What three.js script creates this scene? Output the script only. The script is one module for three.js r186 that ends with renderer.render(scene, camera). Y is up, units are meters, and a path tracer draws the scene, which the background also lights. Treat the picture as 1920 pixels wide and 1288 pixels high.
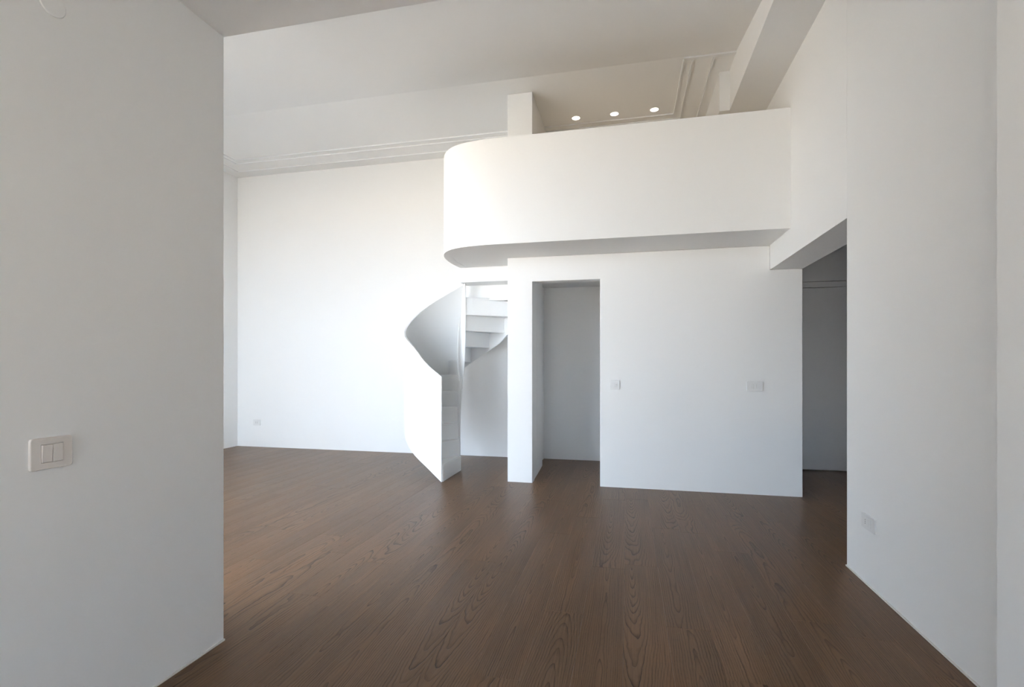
import * as THREE from 'three';
import { RoundedBoxGeometry } from 'three/addons/geometries/RoundedBoxGeometry.js';
import { mergeGeometries, toCreasedNormals } from 'three/addons/utils/BufferGeometryUtils.js';
import { ImprovedNoise } from 'three/addons/math/ImprovedNoise.js';

// ------------------------------------------------------------------ camera, sky, sun, exposure
// World: x right along the rear wall, y up, depth d = -z away from the camera.
const renderer = new THREE.WebGLRenderer();
renderer.toneMapping = THREE.LinearToneMapping;
renderer.toneMappingExposure = 1.0;
renderer.shadowMap.enabled = true;
const scene = new THREE.Scene();
const camera = new THREE.PerspectiveCamera(2 * Math.atan(644 / 950) * 180 / Math.PI, 1920 / 1288, 0.05, 200);
camera.position.set(0, 1.25, 0);
camera.rotation.set(0, 0.225, 0);
camera.setViewOffset(1920, 1288, 0, -41, 1920, 1288);
scene.add(camera);

scene.background = new THREE.Color().setRGB(0.76, 0.93, 1.14);      // bright, thinly overcast sky
scene.backgroundIntensity = 10.4;
const sun = new THREE.DirectionalLight(new THREE.Color().setRGB(1.0, 0.93, 0.82), 59);
sun.position.set(5, 20, -5);                                        // from behind the house: lights the terrace, never enters
sun.target.position.set(0, 0, 0);
sun.castShadow = true;
sun.shadow.mapSize.set(2048, 2048);
Object.assign(sun.shadow.camera, { left: -24, right: 24, top: 24, bottom: -24, near: 1, far: 70 });
scene.add(sun, sun.target);

// ------------------------------------------------------------------ helpers
let seed = 7;
const rnd = () => { seed = (seed * 1664525 + 1013904223) >>> 0; return seed / 4294967296; };
const taken = new Map();
const numbered = (n) => { const k = taken.get(n) ?? 0; taken.set(n, k + 1); return k ? n + '_' + String(k).padStart(3, '0') : n; };
function mesh(name, geometry, material, parent) {
  const m = new THREE.Mesh(geometry, material);
  m.name = parent ? name : numbered(name);
  m.castShadow = m.receiveShadow = true;
  (parent ?? scene).add(m);
  return m;
}
function group(name) { const g = new THREE.Group(); g.name = numbered(name); scene.add(g); return g; }
function structure(o) { o.userData.kind = 'structure'; return o; }
function tag(o, label, category, grp) { o.userData.label = label; o.userData.category = category; if (grp) o.userData.group = grp; return o; }
function boxG(x0, x1, y0, y1, d0, d1) {
  const g = new THREE.BoxGeometry(x1 - x0, y1 - y0, d1 - d0);
  g.translate((x0 + x1) / 2, (y0 + y1) / 2, -(d0 + d1) / 2);
  return g;
}
function roundG(x0, x1, y0, y1, d0, d1, r = 0.004, s = 2) {
  const g = new RoundedBoxGeometry(x1 - x0, y1 - y0, d1 - d0, s, r);
  g.translate((x0 + x1) / 2, (y0 + y1) / 2, -(d0 + d1) / 2);
  return g;
}
const merge = (list) => mergeGeometries(list.map((g) => { const n = g.index ? g.toNonIndexed() : g; for (const k of Object.keys(n.attributes)) if (!['position', 'normal', 'uv'].includes(k)) n.deleteAttribute(k); return n; }));
// plan polygon [[x, d], ...] raised from y0 to y1
function planG(points, y0, y1, bevel = 0) {
  const s = new THREE.Shape(points.map(([x, d]) => new THREE.Vector2(x, d)));
  const g = new THREE.ExtrudeGeometry(s, { depth: y1 - y0 - 2 * bevel, bevelEnabled: bevel > 0, bevelSize: bevel, bevelOffset: -bevel, bevelThickness: bevel, bevelSegments: 1 });
  g.rotateX(-Math.PI / 2);
  g.translate(0, y0 + bevel, 0);
  return g;
}
// elevation polygon [[x, y], ...] pushed from depth d0 to d1
function frontG(points, d0, d1, bevel = 0) {
  const s = new THREE.Shape(points.map(([x, y]) => new THREE.Vector2(x, y)));
  const g = new THREE.ExtrudeGeometry(s, { depth: d1 - d0 - 2 * bevel, bevelEnabled: bevel > 0, bevelSize: bevel, bevelOffset: -bevel, bevelThickness: bevel, bevelSegments: 1 });
  g.translate(0, 0, -d1 + bevel);
  return g;
}
// upright sheet of thickness t: rows are [xBottom, dBottom, yBottom, xTop, dTop, yTop]; the thickness lies to the right of travel
function sheetG(rows, t, crease = 0.5) {
  const n = rows.length, off = (i, a) => {
    const p = rows[Math.max(0, i - 1)], q = rows[Math.min(n - 1, i + 1)];
    const dx = q[a] - p[a], dd = q[a + 1] - p[a + 1], l = Math.hypot(dx, dd) || 1;
    return [dd / l * t, -dx / l * t];
  };
  const ring = rows.map((r, i) => {
    const b = off(i, 0), u = off(i, 3);
    return [[r[0], r[2], -r[1]], [r[3], r[5], -r[4]], [r[3] + u[0], r[5], -(r[4] + u[1])], [r[0] + b[0], r[2], -(r[1] + b[1])]];
  });
  const pos = [], quad = (a, b, c, d) => pos.push(...a, ...b, ...c, ...a, ...c, ...d);
  for (let i = 0; i < n - 1; i++) for (let k = 0; k < 4; k++) quad(ring[i][k], ring[i][(k + 1) % 4], ring[i + 1][(k + 1) % 4], ring[i + 1][k]);
  quad(ring[0][3], ring[0][2], ring[0][1], ring[0][0]);
  quad(ring[n - 1][0], ring[n - 1][1], ring[n - 1][2], ring[n - 1][3]);
  let g = new THREE.BufferGeometry();
  g.setAttribute('position', new THREE.Float32BufferAttribute(pos, 3));
  g.setAttribute('uv', new THREE.Float32BufferAttribute(new Float32Array(pos.length / 3 * 2), 2));
  g.computeVertexNormals();
  return toCreasedNormals(g, crease);
}

// ------------------------------------------------------------------ materials
const noise = new ImprovedNoise();
const lin = (r, g, b) => new THREE.Color().setRGB(r, g, b);
const paint = new THREE.MeshStandardMaterial({ name: 'white wall paint', color: lin(0.91, 0.905, 0.89), roughness: 0.85 });
const lacquer = new THREE.MeshStandardMaterial({ name: 'white painted steel', color: lin(0.88, 0.885, 0.88), roughness: 0.5 });
const plastic = new THREE.MeshStandardMaterial({ name: 'white plastic', color: lin(0.83, 0.825, 0.81), roughness: 0.35 });
const ivory = new THREE.MeshStandardMaterial({ name: 'ivory plastic', color: lin(0.82, 0.765, 0.71), roughness: 0.35 });
const darkHole = new THREE.MeshStandardMaterial({ name: 'dark socket hole', color: lin(0.03, 0.03, 0.03), roughness: 0.6 });
const sealant = new THREE.MeshStandardMaterial({ name: 'cream sealant', color: lin(0.8, 0.78, 0.72), roughness: 0.6 });
const stone = new THREE.MeshStandardMaterial({ name: 'terrace stone', color: lin(0.57, 0.515, 0.45), roughness: 0.9 });
const frameWhite = new THREE.MeshStandardMaterial({ name: 'white window frame', color: lin(0.8, 0.8, 0.8), roughness: 0.4 });
const glass = new THREE.MeshPhysicalMaterial({ name: 'window glass', color: 0xffffff, roughness: 0.02, transmission: 1, thickness: 0 });

// brown-stained oak: eight board cuts laid side by side in one texture, 0.2 m x 2 m each
const WOODS = 8, TW = 2048, TH = 2048;
function oakTextures() {
  const col = new Uint8Array(TW * TH * 4), bmp = new Uint8Array(TW * TH * 4);
  const cuts = [];
  for (let i = 0; i < WOODS; i++) cuts.push({ c: (rnd() - 0.5) * 0.22, depth: [0.012, 0.09, 0.02, 0.05, 0.008, 0.13, 0.03, 0.016][i], tilt: (rnd() - 0.5) * 0.05 + (rnd() < 0.5 ? -0.035 : 0.035), s: i * 37.7 });
  const SH = TH / WOODS;
  for (let j = 0; j < TH; j++) {
    const k = Math.floor(j / SH), cut = cuts[k], y = ((j % SH) / SH - 0.5) * 0.2;
    for (let i = 0; i < TW; i++) {
      const x = i / TW * 2;
      const wob = noise.noise(x * 2.2, y * 9, cut.s) * 0.014 + noise.noise(x * 7, y * 26, cut.s + 5) * 0.004 + noise.noise(x * 26, y * 40, cut.s + 9) * 0.0012;
      const z = cut.depth + cut.tilt * (x - 1) + noise.noise(x * 0.9, 3.3, cut.s + 2) * 0.035;
      const r = Math.sqrt((y - cut.c * 0.5) * (y - cut.c * 0.5) + z * z) + wob;
      const q = r * 112, f = q - Math.floor(q);
      const ringTone = noise.noise(Math.floor(q) * 3.7, cut.s, 1.5);
      let line = f > 0.55 ? Math.pow((f - 0.55) / 0.45, 1.6) : 0;          // late wood darkens, then ends sharply
      line *= 0.75 + 0.5 * ringTone;
      const pore = Math.max(0, noise.noise(x * 34, y * 900, cut.s + 21) - 0.18) * (0.4 + line);
      const fibre = noise.noise(x * 1.6, y * 190, cut.s + 29) * 0.55 + noise.noise(x * 6, y * 420, cut.s + 31) * 0.6 + noise.noise(x * 20, y * 1100, cut.s + 33) * 0.35;
      const cloud = noise.noise(x * 1.6, y * 7, cut.s + 40);
      const v = 1.08 + cloud * 0.14 + fibre * 0.3 - line * 0.78 - pore * 0.9;
      const o = (j * TW + i) * 4, warm = 1 + cloud * 0.03;
      const enc = (a) => { const c = Math.max(0, Math.min(1, a)); return Math.round(255 * (c <= 0.0031308 ? 12.92 * c : 1.055 * Math.pow(c, 1 / 2.4) - 0.055)); };
      const vv = Math.max(0.22, v);
      col[o] = enc(0.172 * vv * warm); col[o + 1] = enc(0.101 * vv); col[o + 2] = enc(0.057 * vv / warm); col[o + 3] = 255;
      const b = Math.round(255 * Math.max(0, Math.min(1, 0.75 + fibre * 0.2 - line * 0.55 - pore * 0.6)));
      bmp[o] = bmp[o + 1] = bmp[o + 2] = b; bmp[o + 3] = 255;
    }
  }
  const make = (data, cs) => {
    const t = new THREE.DataTexture(data, TW, TH, THREE.RGBAFormat);
    t.magFilter = THREE.LinearFilter; t.minFilter = THREE.LinearMipmapLinearFilter; t.generateMipmaps = true;
    t.wrapS = t.wrapT = THREE.RepeatWrapping; t.anisotropy = 8; if (cs) t.colorSpace = cs; t.needsUpdate = true;
    return t;
  };
  return [make(col, THREE.SRGBColorSpace), make(bmp)];
}
const [oakMap, oakBump] = oakTextures();
const oak = [[1, 1, 1], [0.95, 0.945, 0.94], [1.05, 1.045, 1.035], [0.98, 0.99, 1.0]].map((c, i) => new THREE.MeshPhysicalMaterial({
  name: 'brown stained oak ' + i, color: lin(...c), map: oakMap, bumpMap: oakBump, bumpScale: 0.0014, roughness: 0.3, specularIntensity: 0.26,
}));

// ------------------------------------------------------------------ measures (metres)
const XL = -5.91, XR = 1.33, XR2 = 1.615, DB = 6.72, DN = 1.955, DBLK = 5.3;
const XNL = -1.792, XNR = 1.166, HN = 2.743, HC = 4.16, TOP = 4.5;
const BX = 0.98, BY = 3.77;                                       // ceiling beam: left face, underside
const SOF = 2.4, RISE = 0.188, MEZ = RISE * 14;

// ------------------------------------------------------------------ floor: oak planks on a sub floor
{
  const floor = structure(group('floor'));
  mesh('sub_floor', boxG(XL - 0.3, 3.2, -0.3, -0.014, -3.3, DB + 0.3), new THREE.MeshStandardMaterial({ name: 'sub floor', color: lin(0.02, 0.015, 0.012), roughness: 1 }), floor);
  const W = 0.2, GAP = 0.0004;
  const x0 = -6.02;
  for (let r = 0; x0 + r * W < 2.9; r++) {
    const xa = Math.max(XL, x0 + r * W), xb = Math.min(2.9, x0 + (r + 1) * W);
    const from = xb <= XNL + 0.1 ? DN - 0.1 : xa >= XR2 ? 2.4 : -3;
    let d = from - rnd() * 1.3;
    while (d < DB) {
      const len = 1.45 + rnd() * 0.5, a = Math.max(from, d), b = Math.min(DB, d + len);
      d += len;
      if (b - a < 0.03) continue;
      const g = new THREE.BufferGeometry();
      const w = xb - xa - GAP, l = b - a - GAP, e = 0.0007;
      const X = [xa + GAP / 2, xa + GAP / 2 + e, xa + GAP / 2 + w - e, xa + GAP / 2 + w], D = [a + GAP / 2, a + GAP / 2 + e, a + GAP / 2 + l - e, a + GAP / 2 + l];
      const k = Math.floor(rnd() * WOODS), fu = rnd() < 0.5, fv = rnd() < 0.5, u0 = rnd() * (1.99 - (b - a));
      const pos = [], uv = [];
      const vert = (i, j, y) => {
        pos.push(X[i], y, -D[j]);
        let u = (u0 + D[j] - a) / 2, v = (X[i] - xa) / W;
        if (fu) u = 1 - u; if (fv) v = 1 - v;
        uv.push(u, (k + 0.01 + 0.98 * v) / WOODS);
      };
      const quad = (p, q, s, t) => { for (const m of [p, q, s, p, s, t]) vert(...m); };
      quad([1, 1, 0], [2, 1, 0], [2, 2, 0], [1, 2, 0]);
      const c = -0.0004, o = [[0, 0], [3, 0], [3, 3], [0, 3]], n = [[1, 1], [2, 1], [2, 2], [1, 2]];
      for (let s = 0; s < 4; s++) {
        const t = (s + 1) % 4;
        quad([...o[s], c], [...o[t], c], [...n[t], 0], [...n[s], 0]);
        quad([...o[s], -0.014], [...o[t], -0.014], [...o[t], c], [...o[s], c]);
      }
      g.setAttribute('position', new THREE.Float32BufferAttribute(pos, 3));
      g.setAttribute('uv', new THREE.Float32BufferAttribute(uv, 2));
      g.computeVertexNormals();
      mesh('plank', g, oak[Math.floor(rnd() * oak.length)], floor);
    }
  }
}

// ------------------------------------------------------------------ walls and ceilings
structure(mesh('wall_back', merge([
  boxG(XL - 0.3, XR2, -0.3, TOP, DB, DB + 0.3),
  boxG(XR2, 3.2, -0.3, 2.9, DB + 0.02, DB + 0.3),
]), paint));
// flush joinery on the rear wall of the corridor: leaf, head strip and upper panel with shadow gaps
{
  const door = structure(group('door_1'));
  mesh('door_leaf', roundG(XR2 + 0.02, 2.9, 0.006, 2.172, DB - 0.02, DB + 0.02, 0.002), paint, door);
  mesh('head_strip', roundG(XR2 + 0.02, 2.9, 2.18, 2.245, DB - 0.02, DB + 0.02, 0.002), paint, door);
  mesh('upper_panel', roundG(XR2 + 0.02, 2.9, 2.251, 2.8, DB - 0.02, DB + 0.02, 0.002), paint, door);
}
const LW = { a: 2.6, b: 3.6, y0: 0.2, y1: 1.9 };
structure(mesh('wall_left', merge([
  boxG(XL - 0.3, XL, -0.3, TOP, DN - 0.3, LW.a), boxG(XL - 0.3, XL, -0.3, TOP, LW.b, DB), boxG(XL - 0.3, XL, LW.y1, TOP, LW.a, LW.b), boxG(XL - 0.3, XL, -0.3, LW.y0, LW.a, LW.b),
]), paint));
{
  const w = structure(group('window_2')), xm = XL - 0.2, bar = (y0, y1, d0, d1) => roundG(xm - 0.03, xm + 0.03, y0, y1, d0, d1, 0.004), m = (LW.a + LW.b) / 2;
  mesh('frame', merge([bar(LW.y0, LW.y0 + 0.06, LW.a, LW.b), bar(LW.y1 - 0.06, LW.y1, LW.a, LW.b), bar(LW.y0 + 0.06, LW.y1 - 0.06, LW.a, LW.a + 0.06), bar(LW.y0 + 0.06, LW.y1 - 0.06, LW.b - 0.06, LW.b), bar(LW.y0 + 0.06, LW.y1 - 0.06, m - 0.04, m + 0.04)]), frameWhite, w);
  mesh('pane', boxG(xm - 0.004, xm + 0.004, LW.y0 + 0.06, LW.y1 - 0.06, LW.a + 0.06, m - 0.04), glass, w);
  mesh('pane', boxG(xm - 0.004, xm + 0.004, LW.y0 + 0.06, LW.y1 - 0.06, m + 0.04, LW.b - 0.06), glass, w);
}
// front wall of the tall room, hidden behind the near wall, with one wide window in three bays
const FW = { x0: -5.5, x1: -2.1, y1: 3.1 };
structure(mesh('wall_front', merge([
  boxG(XL, FW.x0, -0.3, TOP, DN - 0.3, DN), boxG(FW.x1, XNL - 0.15, -0.3, TOP, DN - 0.3, DN), boxG(FW.x0, FW.x1, FW.y1, TOP, DN - 0.3, DN),
]), paint));
{
  const w = structure(group('window_1')), dm = DN - 0.12, bay = (FW.x1 - FW.x0) / 3;
  const bar = (y0, y1, x0, x1) => roundG(x0, x1, y0, y1, dm - 0.03, dm + 0.03, 0.004);
  const bars = [bar(0, 0.06, FW.x0, FW.x1), bar(FW.y1 - 0.06, FW.y1, FW.x0, FW.x1)];
  for (let i = 0; i < 4; i++) { const x = Math.min(FW.x1 - 0.03, Math.max(FW.x0 + 0.03, FW.x0 + i * bay)); bars.push(bar(0.06, FW.y1 - 0.06, x - 0.03, x + 0.03)); }
  mesh('frame', merge(bars), frameWhite, w);
  for (let i = 0; i < 3; i++) mesh('pane', boxG(FW.x0 + i * bay + 0.06, FW.x0 + (i + 1) * bay - 0.06, 0.06, FW.y1 - 0.06, dm - 0.004, dm + 0.004), glass, w);
}
// the near room round the camera
structure(mesh('wall_near_left', roundG(XNL - 0.15, XNL, -0.02, HN + 0.05, -3.3, DN, 0.004), paint));
const NR = { a: -2.2, b: -1.3, y0: 0.3, y1: 1.3 };
structure(mesh('wall_near_right', merge([
  boxG(XNR, XR2, -0.02, HN + 0.05, -3.3, NR.a), roundG(XNR, XR2, -0.02, HN + 0.05, NR.b, DN, 0.004), boxG(XNR, XR2, -0.02, NR.y0, NR.a, NR.b), boxG(XNR, XR2, NR.y1, HN + 0.05, NR.a, NR.b),
]), paint));
{
  const w = structure(group('window_4')), xm = XNR + 0.3, bar = (y0, y1, d0, d1) => roundG(xm - 0.03, xm + 0.03, y0, y1, d0, d1, 0.004);
  mesh('frame', merge([bar(NR.y0, NR.y0 + 0.06, NR.a, NR.b), bar(NR.y1 - 0.06, NR.y1, NR.a, NR.b), bar(NR.y0 + 0.06, NR.y1 - 0.06, NR.a, NR.a + 0.06), bar(NR.y0 + 0.06, NR.y1 - 0.06, NR.b - 0.06, NR.b)]), frameWhite, w);
  mesh('pane', boxG(xm - 0.004, xm + 0.004, NR.y0 + 0.06, NR.y1 - 0.06, NR.a + 0.06, NR.b - 0.06), glass, w);
}
structure(mesh('ceiling_near', boxG(XNL - 0.15, XR2, HN, TOP, -3.3, DN), paint));
const NW = { x0: -1.6, x1: 0.3, y0: 0.15, y1: 1.6 };
structure(mesh('wall_near_back', merge([
  boxG(XNL, NW.x0, -0.3, HN, -3.3, -3), boxG(NW.x1, XNR, -0.3, HN, -3.3, -3), boxG(NW.x0, NW.x1, -0.3, NW.y0, -3.3, -3), boxG(NW.x0, NW.x1, NW.y1, HN, -3.3, -3),
]), paint));
{
  const w = structure(group('window_3')), bar = (x0, x1, y0, y1) => roundG(x0, x1, y0, y1, -3.25, -3.19, 0.004);
  mesh('frame', merge([bar(NW.x0, NW.x1, NW.y0, NW.y0 + 0.06), bar(NW.x0, NW.x1, NW.y1 - 0.06, NW.y1), bar(NW.x0, NW.x0 + 0.06, NW.y0 + 0.06, NW.y1 - 0.06), bar(NW.x1 - 0.06, NW.x1, NW.y0 + 0.06, NW.y1 - 0.06), bar(-0.69, -0.61, NW.y0 + 0.06, NW.y1 - 0.06)]), frameWhite, w);
  mesh('pane', boxG(NW.x0 + 0.06, -0.69, NW.y0 + 0.06, NW.y1 - 0.06, -3.224, -3.216), glass, w);
  mesh('pane', boxG(-0.61, NW.x1 - 0.06, NW.y0 + 0.06, NW.y1 - 0.06, -3.224, -3.216), glass, w);
}
// right wall with the corridor opening
structure(mesh('wall_right', merge([
  roundG(XR, XR2, -0.02, TOP, DN, 3.545, 0.003),
  boxG(XR, XR2, 2.168, TOP, 3.545, DBLK), boxG(XR, XR2, 2.42, TOP, DBLK, DB),
]), paint));
// the corridor behind it, with a small window at its near end
const CW = { x0: 2.15, x1: 2.5, y0: 0.4, y1: 1.0 };
{
  const w = structure(group('window_5')), bar = (x0, x1, y0, y1) => roundG(x0, x1, y0, y1, 2.25, 2.31, 0.004);
  mesh('frame', merge([bar(CW.x0, CW.x1, CW.y0, CW.y0 + 0.06), bar(CW.x0, CW.x1, CW.y1 - 0.06, CW.y1), bar(CW.x0, CW.x0 + 0.06, CW.y0 + 0.06, CW.y1 - 0.06), bar(CW.x1 - 0.06, CW.x1, CW.y0 + 0.06, CW.y1 - 0.06)]), frameWhite, w);
  mesh('pane', boxG(CW.x0 + 0.06, CW.x1 - 0.06, CW.y0 + 0.06, CW.y1 - 0.06, 2.276, 2.284), glass, w);
}
structure(mesh('wall_corridor', merge([
  boxG(2.9, 3.2, -0.3, 2.9, 2.2, DB + 0.02), boxG(XR2, CW.x0, -0.3, 2.9, 2.2, 2.4), boxG(CW.x1, 2.9, -0.3, 2.9, 2.2, 2.4), boxG(CW.x0, CW.x1, -0.3, CW.y0, 2.2, 2.4), boxG(CW.x0, CW.x1, CW.y1, 2.9, 2.2, 2.4), boxG(XR2, 3.2, 2.8, 2.9, 2.2, DB + 0.02),
]), paint));

// ceiling of the tall room: a pitched field that rises to a crease, then a level field with thin raised fillets
{
  const c = structure(group('ceiling'));
  const DC = 5.02, slope = 0.19;
  const side = new THREE.Shape([[-DN, HC - slope * (DC - DN)], [-DN, TOP], [-DC, TOP], [-DC, HC]].map(([z, y]) => new THREE.Vector2(z, y)));
  const pg = new THREE.ExtrudeGeometry(side, { depth: XR - XL, bevelEnabled: false });
  pg.rotateY(-Math.PI / 2); pg.translate(XR, 0, 0);
  mesh('pitched_field', pg, paint, c);
  mesh('level_field', boxG(XL, XR, HC, TOP, DC, DB), paint, c);
  const t = 0.014, k = 0.014;
  const right = [0.517, 0.6, 0.79], back = [6.12, 6.24, 6.5], left = [-5.43, -5.51, -5.71];
  for (let i = 0; i < 3; i++) {
    mesh('fillet', boxG(left[i], right[i], HC - k, HC, back[i] - t / 2, back[i] + t / 2), lacquer, c);
    mesh('fillet', boxG(right[i] - t / 2, right[i] + t / 2, HC - k, HC, DC + 0.05, back[i]), lacquer, c);
    mesh('fillet', boxG(left[i] - t / 2, left[i] + t / 2, HC - k, HC, DC + 0.05, back[i]), lacquer, c);
  }
  mesh('fillet', boxG(0.517, BX, HC - 0.012, HC, DC + 0.01, DC + 0.05), lacquer, c);
}
structure(mesh('ceiling_beam', merge([boxG(BX, XR, BY, TOP, DN, 5.36), boxG(0.885, XR, BY, HC, 5.36, DB)]), paint));
structure(mesh('roof', boxG(XL - 0.5, 3.4, TOP, TOP + 0.2, -3.5, DB + 0.5), stone));

// storey block under the balcony: front with the doorway, the pier that runs up to the ceiling, the mass behind
structure(mesh('wall_block', merge([
  frontG([[-1.262, -0.02], [-0.992, -0.02], [-0.992, 2.141], [-0.281, 2.141], [-0.281, -0.02], [XR2, -0.02], [XR2, 2.168], [XR, 2.168], [XR, SOF], [-1.262, SOF]], DBLK, DBLK + 0.13, 0.003),
  boxG(-0.281, XR2, -0.02, 2.168, DBLK + 0.13, DB), boxG(-0.281, XR, 2.168, SOF, DBLK + 0.13, DB),
  boxG(-1.1, -0.281, 2.283, SOF, DBLK + 0.13, DB),
]), paint));
structure(mesh('wall_pier', merge([
  planG([[-1.262, DBLK + 0.13], [-0.998, DBLK + 0.13], [-1.01, 5.68], [-1.262, 5.68]], -0.02, SOF),
  boxG(-1.262, -1.03, -0.02, SOF, 5.68, 5.692),
  planG([[-1.262, 5.692], [-1.01, 5.692], [-1.04, 6.24], [-1.262, 6.24]], -0.02, SOF),
  boxG(-1.262, -1.1, -0.02, SOF, 6.24, DB),
  roundG(-1.262, -0.992, SOF, HC, DBLK, DB, 0.004),
]), paint));

// white sealant beads where walls meet the boards
structure(mesh('trim_1', merge([boxG(XR - 0.006, XR + 0.002, 0, 0.008, DN, 3.548)]), sealant));
structure(mesh('trim_2', merge([boxG(XNL - 0.002, XNL + 0.006, 0, 0.008, -3, DN)]), sealant));

// ground outside, seen by the windows only
structure(mesh('terrace', boxG(-40, 30, -0.6, -0.31, -30, 30), stone));

// ------------------------------------------------------------------ balcony
{
  const b = tag(group('balcony'), 'white mezzanine balcony with a plain solid parapet rounded at its free end', 'balcony');
  const edge = [[XR - 0.0006, 4.66], [0.4, 4.66], [-0.4, 4.66], [-1.0, 4.66], [-1.2, 4.66]];
  const R = [[-1.32, 4.662], [-1.44, 4.675], [-1.56, 4.7], [-1.66, 4.74], [-1.745, 4.8], [-1.81, 4.875], [-1.86, 4.965], [-1.9, 5.075], [-1.925, 5.2], [-1.94, 5.33], [-1.945, 5.47], [-1.94, 5.6], [-1.93, 5.72]];
  const curve = new THREE.CatmullRomCurve3([[-1.2, 4.66], ...R].map(([x, d]) => new THREE.Vector3(x, 0, d)), false, 'centripetal').getPoints(48).map((p) => [p.x, p.z]);
  const outline = [...edge.slice(0, 4), ...curve];
  const T = 0.09;
  mesh('parapet', sheetG(outline.map(([x, d]) => [x, d, SOF, x, d, 3.412]), T), paint, b);
  // slab lies inside the parapet
  const inner = outline.map(([x, d], i) => {
    const p = outline[Math.max(0, i - 1)], q = outline[Math.min(outline.length - 1, i + 1)], l = Math.hypot(q[0] - p[0], q[1] - p[1]);
    return [x + (q[1] - p[1]) / l * T * 0.98, d - (q[0] - p[0]) / l * T * 0.98];
  });
  inner[0][0] = XR - 0.003;
  mesh('slab', planG([...inner, [-1.85, 5.7], [-1.264, 5.7], [-1.264, DBLK - 0.002], [-0.99, DBLK - 0.002], [-0.99, DB - 0.002], [XR - 0.003, DB - 0.002]], SOF + 0.0015, MEZ), paint, b);
}

// ------------------------------------------------------------------ spiral staircase
{
  const s = tag(group('spiral_staircase'), 'white spiral staircase with a sheet balustrade winding up to the balcony', 'staircase');
  const C = [-1.945, 5.79], RO = 0.675, RI = 0.05, rad = Math.PI / 180;
  const at = (deg, r) => [C[0] - r * Math.sin(deg * rad), C[1] - r * Math.cos(deg * rad)];     // 0 faces the camera, then clockwise
  const ang = [0, 17, 43, 69, 95.5, 121.5, 147.5, 171.5, 194, 216.5, 238.5, 260.5, 279];
  const PL = 0.026, RT = RO - 0.02;
  ang.forEach((a, k) => {                                     // riser k, upper edge under the tread at (k + 1) rises
    let i = at(a, RI - 0.004), o = at(a, RT), n = [Math.cos(a * rad) * 0.009, -Math.sin(a * rad) * 0.009];
    if (k >= 11) { const d = k === 11 ? 5.985 : 5.712; i = [k === 11 ? -1.985 : -1.94, d]; o = [-1.275, d]; n = [0, -0.009]; }   // the last two lie square to the landing
    const bottom = k ? k * RISE - PL + 0.004 : 0.001, top = k === 12 ? SOF : (k + 1) * RISE - PL + 0.002;
    mesh('riser', planG([[i[0] - n[0], i[1] - n[1]], [o[0] - n[0], o[1] - n[1]], [o[0] + n[0], o[1] + n[1]], [i[0] + n[0], i[1] + n[1]]], bottom, top), lacquer, s);
  });
  for (let k = 0; k < 12; k++) {
    const poly = [], M = 6, A = ang[k] - 1, B = ang[k + 1] + (k < 11 ? 1 : 0);
    for (let m = 0; m <= M; m++) poly.push(at(A + (B - A) * m / M, RT));
    for (let m = M; m >= 0; m--) poly.push(at(A + (B - A) * m / M, RI - 0.004));
    if (k === 10) { poly.length = 0; for (let m = 0; m <= 3; m++) poly.push(at(A + (252.5 - A) * m / 3, RT)); poly.push([-1.275, 5.982], [-1.98, 5.982], at(A, RI - 0.004)); }
    if (k === 11) { poly.length = 0; poly.push([-1.938, 5.99], [-1.277, 5.99], [-1.277, 5.71], [-1.938, 5.71]); }
    mesh('tread', planG(poly, (k + 1) * RISE - PL, (k + 1) * RISE, 0.002), lacquer, s);
  }
  const graph = (pts) => {                                    // smooth curve through [angle, height] points
    const m = pts.map((p, i) => { const q = pts[Math.max(0, i - 1)], r = pts[Math.min(pts.length - 1, i + 1)]; return (r[1] - q[1]) / (r[0] - q[0]); });
    return (t) => {
      let i = 0; while (i < pts.length - 2 && t > pts[i + 1][0]) i++;
      const h = pts[i + 1][0] - pts[i][0], u = (t - pts[i][0]) / h, u2 = u * u, u3 = u2 * u;
      return (2 * u3 - 3 * u2 + 1) * pts[i][1] + (u3 - 2 * u2 + u) * h * m[i] + (3 * u2 - 2 * u3) * pts[i + 1][1] + (u3 - u2) * h * m[i + 1];
    };
  };
  const ribbon = (name, r, t, from, to, low, high) => {
    const rows = [];
    for (let k = 0; k <= 140; k++) { const a = from + (to - from) * k / 140, [x, d] = at(a, r); rows.push([x, d, Math.max(0, low(a)), x, d, high(a)]); }
    mesh(name, sheetG(rows, t, 0.8), lacquer, s);
  };
  ribbon('outer_balustrade', RO, 0.018, 0, 277, graph([[0, 0], [15, 0.142], [34, 0.275], [163, 1.205], [183, 1.37], [215, 1.58], [286, 2.16]]),
    graph([[0, 1.13], [15, 1.262], [31, 1.432], [42, 1.51], [66, 1.63], [90, 1.775], [118, 1.985], [131, 2.085], [144, 2.18], [159, 2.285], [286, 3.25]]));
  ribbon('inner_string', RI, 0.008, 0, 284, graph([[0, 0], [40, 0], [85, 0.01], [180, 1.02], [207, 1.22], [250, 1.8], [284, 2.1]]), graph([[0, 1.02], [90, 1.56], [180, 2.14], [284, 2.85]]));
}

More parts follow.
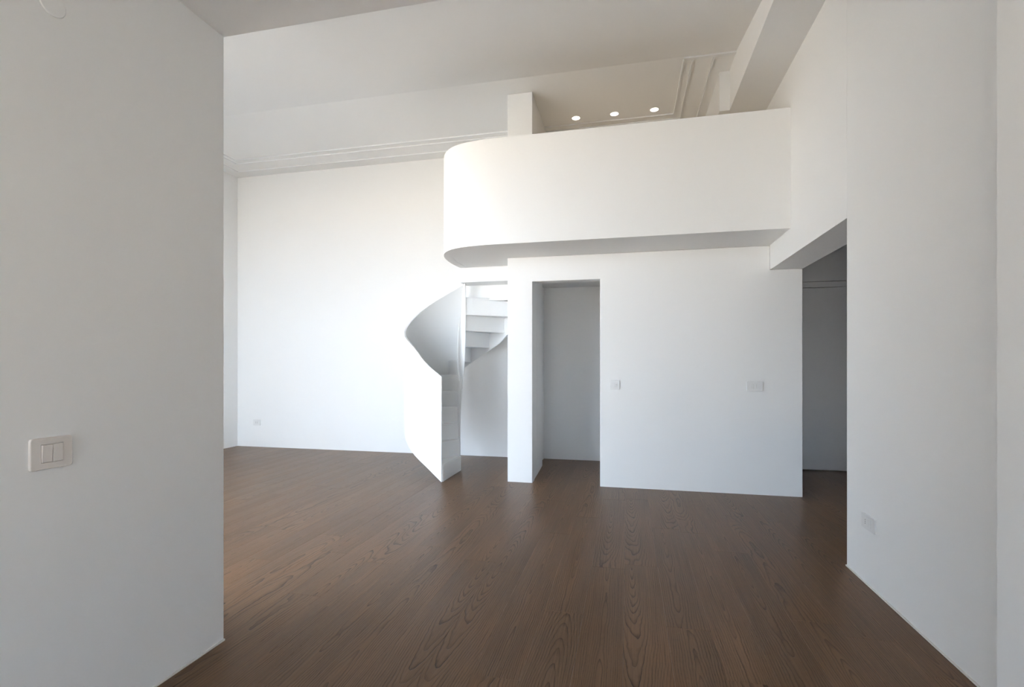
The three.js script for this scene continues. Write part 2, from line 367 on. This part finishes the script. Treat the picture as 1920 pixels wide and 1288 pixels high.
// ------------------------------------------------------------------ downlights in the balcony ceiling
{
  const glow = new THREE.MeshStandardMaterial({ name: 'lit downlight lens', color: lin(0.9, 0.85, 0.75), emissive: lin(1.0, 0.9, 0.74), emissiveIntensity: 6 });
  const place = ['leftmost, nearest the pier', 'middle one of three', 'rightmost, nearest the corner of the ceiling fillets'];
  [-0.596, -0.153, 0.293].forEach((x, i) => {
    const g = tag(group('downlight'), 'lit round recessed downlight above the balcony, ' + place[i], 'downlight', 'downlights above the balcony');
    g.position.set(x, HC, -5.976);
    mesh('ring', new THREE.LatheGeometry([[0.045, -0.004], [0.049, -0.006], [0.056, -0.004], [0.058, 0]].map(([r, y]) => new THREE.Vector2(r, y)), 32), lacquer, g);
    const lens = mesh('lens', new THREE.CylinderGeometry(0.0455, 0.0455, 0.003, 32), glow, g);
    lens.position.y = -0.0025;
    const l = new THREE.SpotLight(lin(1.0, 0.78, 0.55), 1.7, 0, 0.95, 0.6, 2);
    l.position.set(0, -0.012, 0);
    l.target.position.set(0, -1, 0);
    l.castShadow = true; l.shadow.radius = 2;
    g.add(l, l.target);
  });
}

// ------------------------------------------------------------------ switches and sockets
// built facing +z at the origin, then turned onto their wall
function plate(name, w, h, position, turn, label, category) {
  const g = tag(group(name), label, category);
  g.position.set(...position); g.rotation.y = turn;
  const s = new THREE.Shape(), r = 0.008, a = w / 2 - 0.002, b = h / 2 - 0.002;
  s.moveTo(-a + r, -b); s.lineTo(a - r, -b); s.quadraticCurveTo(a, -b, a, -b + r); s.lineTo(a, b - r); s.quadraticCurveTo(a, b, a - r, b); s.lineTo(-a + r, b); s.quadraticCurveTo(-a, b, -a, b - r); s.lineTo(-a, -b + r); s.quadraticCurveTo(-a, -b, -a + r, -b);
  return { g, s };
}
function cover(p, hole, stuff = plastic) {
  if (hole) {
    const [x0, x1, y0, y1] = hole, k = new THREE.Path();
    k.moveTo(x0, y0); k.lineTo(x0, y1); k.lineTo(x1, y1); k.lineTo(x1, y0); k.lineTo(x0, y0);
    p.s.holes.push(k);
  }
  mesh('cover_plate', new THREE.ExtrudeGeometry(p.s, { depth: 0.006, bevelEnabled: true, bevelSize: 0.002, bevelThickness: 0.003, bevelSegments: 2, curveSegments: 6 }), stuff, p.g);
}
const tilted = (x0, x1, y0, y1, tilt, out = 0.007) => { const g = new RoundedBoxGeometry(x1 - x0, y1 - y0, 0.008, 2, 0.0015); g.rotateX(tilt); g.translate((x0 + x1) / 2, (y0 + y1) / 2, out); return g; };
{ // near left wall
  const p = plate('light_switch', 0.121, 0.1, [XNL, 0.9725, -1.2435], Math.PI / 2, 'large light switch with two rockers on the near left wall', 'switch');
  cover(p, [-0.0325, 0.0325, -0.03, 0.03], ivory);
  mesh('rocker', tilted(-0.03, -0.001, -0.0275, 0.0275, 0.07, 0.0085), ivory, p.g);
  mesh('rocker', tilted(0.001, 0.03, -0.0275, 0.0275, -0.07, 0.0085), ivory, p.g);
}
{ // block, beside the doorway
  const p = plate('dimmer_switch', 0.095, 0.095, [-0.13, 1.05, -DBLK], 0, 'small square switch with a round knob beside the narrow doorway', 'switch');
  cover(p, [-0.024, 0.024, -0.024, 0.024]);
  mesh('rocker', tilted(-0.0225, -0.001, -0.0225, 0.0225, 0.04), plastic, p.g);
  mesh('blank', tilted(0.001, 0.0225, -0.0225, 0.0225, 0), plastic, p.g);
  const k = mesh('knob', new THREE.LatheGeometry([[0, 0.016], [0.008, 0.016], [0.0095, 0.0145], [0.01, 0.006]].map(([r, y]) => new THREE.Vector2(r, y)), 24), plastic, p.g);
  k.rotation.x = Math.PI / 2; k.position.x = 0.0118;
}
{ // block, right
  const p = plate('light_switch', 0.145, 0.1, [1.195, 1.048, -DBLK], 0, 'wide light switch with three rockers near the corridor opening', 'switch');
  cover(p, [-0.037, 0.037, -0.024, 0.024]);
  for (let i = 0; i < 3; i++) mesh('rocker', tilted(-0.036 + i * 0.0244, -0.0128 + i * 0.0244, -0.0225, 0.0225, i === 1 ? -0.05 : 0.05), plastic, p.g);
}
function socket(w, h, position, turn, label, n) {
  const p = plate('wall_socket', w, h, position, turn, label, 'socket');
  const half = n * 0.0125;
  cover(p, [-half - 0.001, half + 0.001, -0.0235, 0.0235]);
  for (let i = 0; i < n; i++) {
    const x = -half + (i + 0.5) * 0.025;
    const m = mesh('socket_insert', tilted(x - 0.012, x + 0.012, -0.0225, 0.0225, 0), plastic, p.g);
    if (i === 0 || n < 3) for (const y of [-0.01, 0, 0.01]) { const h2 = new THREE.CylinderGeometry(0.0026, 0.0026, 0.004, 12); h2.rotateX(Math.PI / 2); h2.translate(x, y, 0.0098); mesh('pin_hole', h2, darkHole, m); }
  }
}
socket(0.125, 0.095, [-5.56, 0.374, -DB], 0, 'white wall socket low on the bright rear wall', 2);
socket(0.16, 0.085, [XR, 0.36, -3.242], -Math.PI / 2, 'white wall socket low on the near right wall beside the corridor opening', 3);
{ // painted-over round junction cover high on the near left wall
  const g = mesh('junction_cover', new THREE.LatheGeometry([[0, 0.003], [0.036, 0.003], [0.039, 0.0022], [0.04, 0]].map(([r, y]) => new THREE.Vector2(r, y)), 40), paint);
  g.rotation.z = -Math.PI / 2; g.position.set(XNL, 2.405, -1.25);
  tag(g, 'round junction cover painted over, high on the near left wall', 'cover');
}
renderer.render(scene, camera);
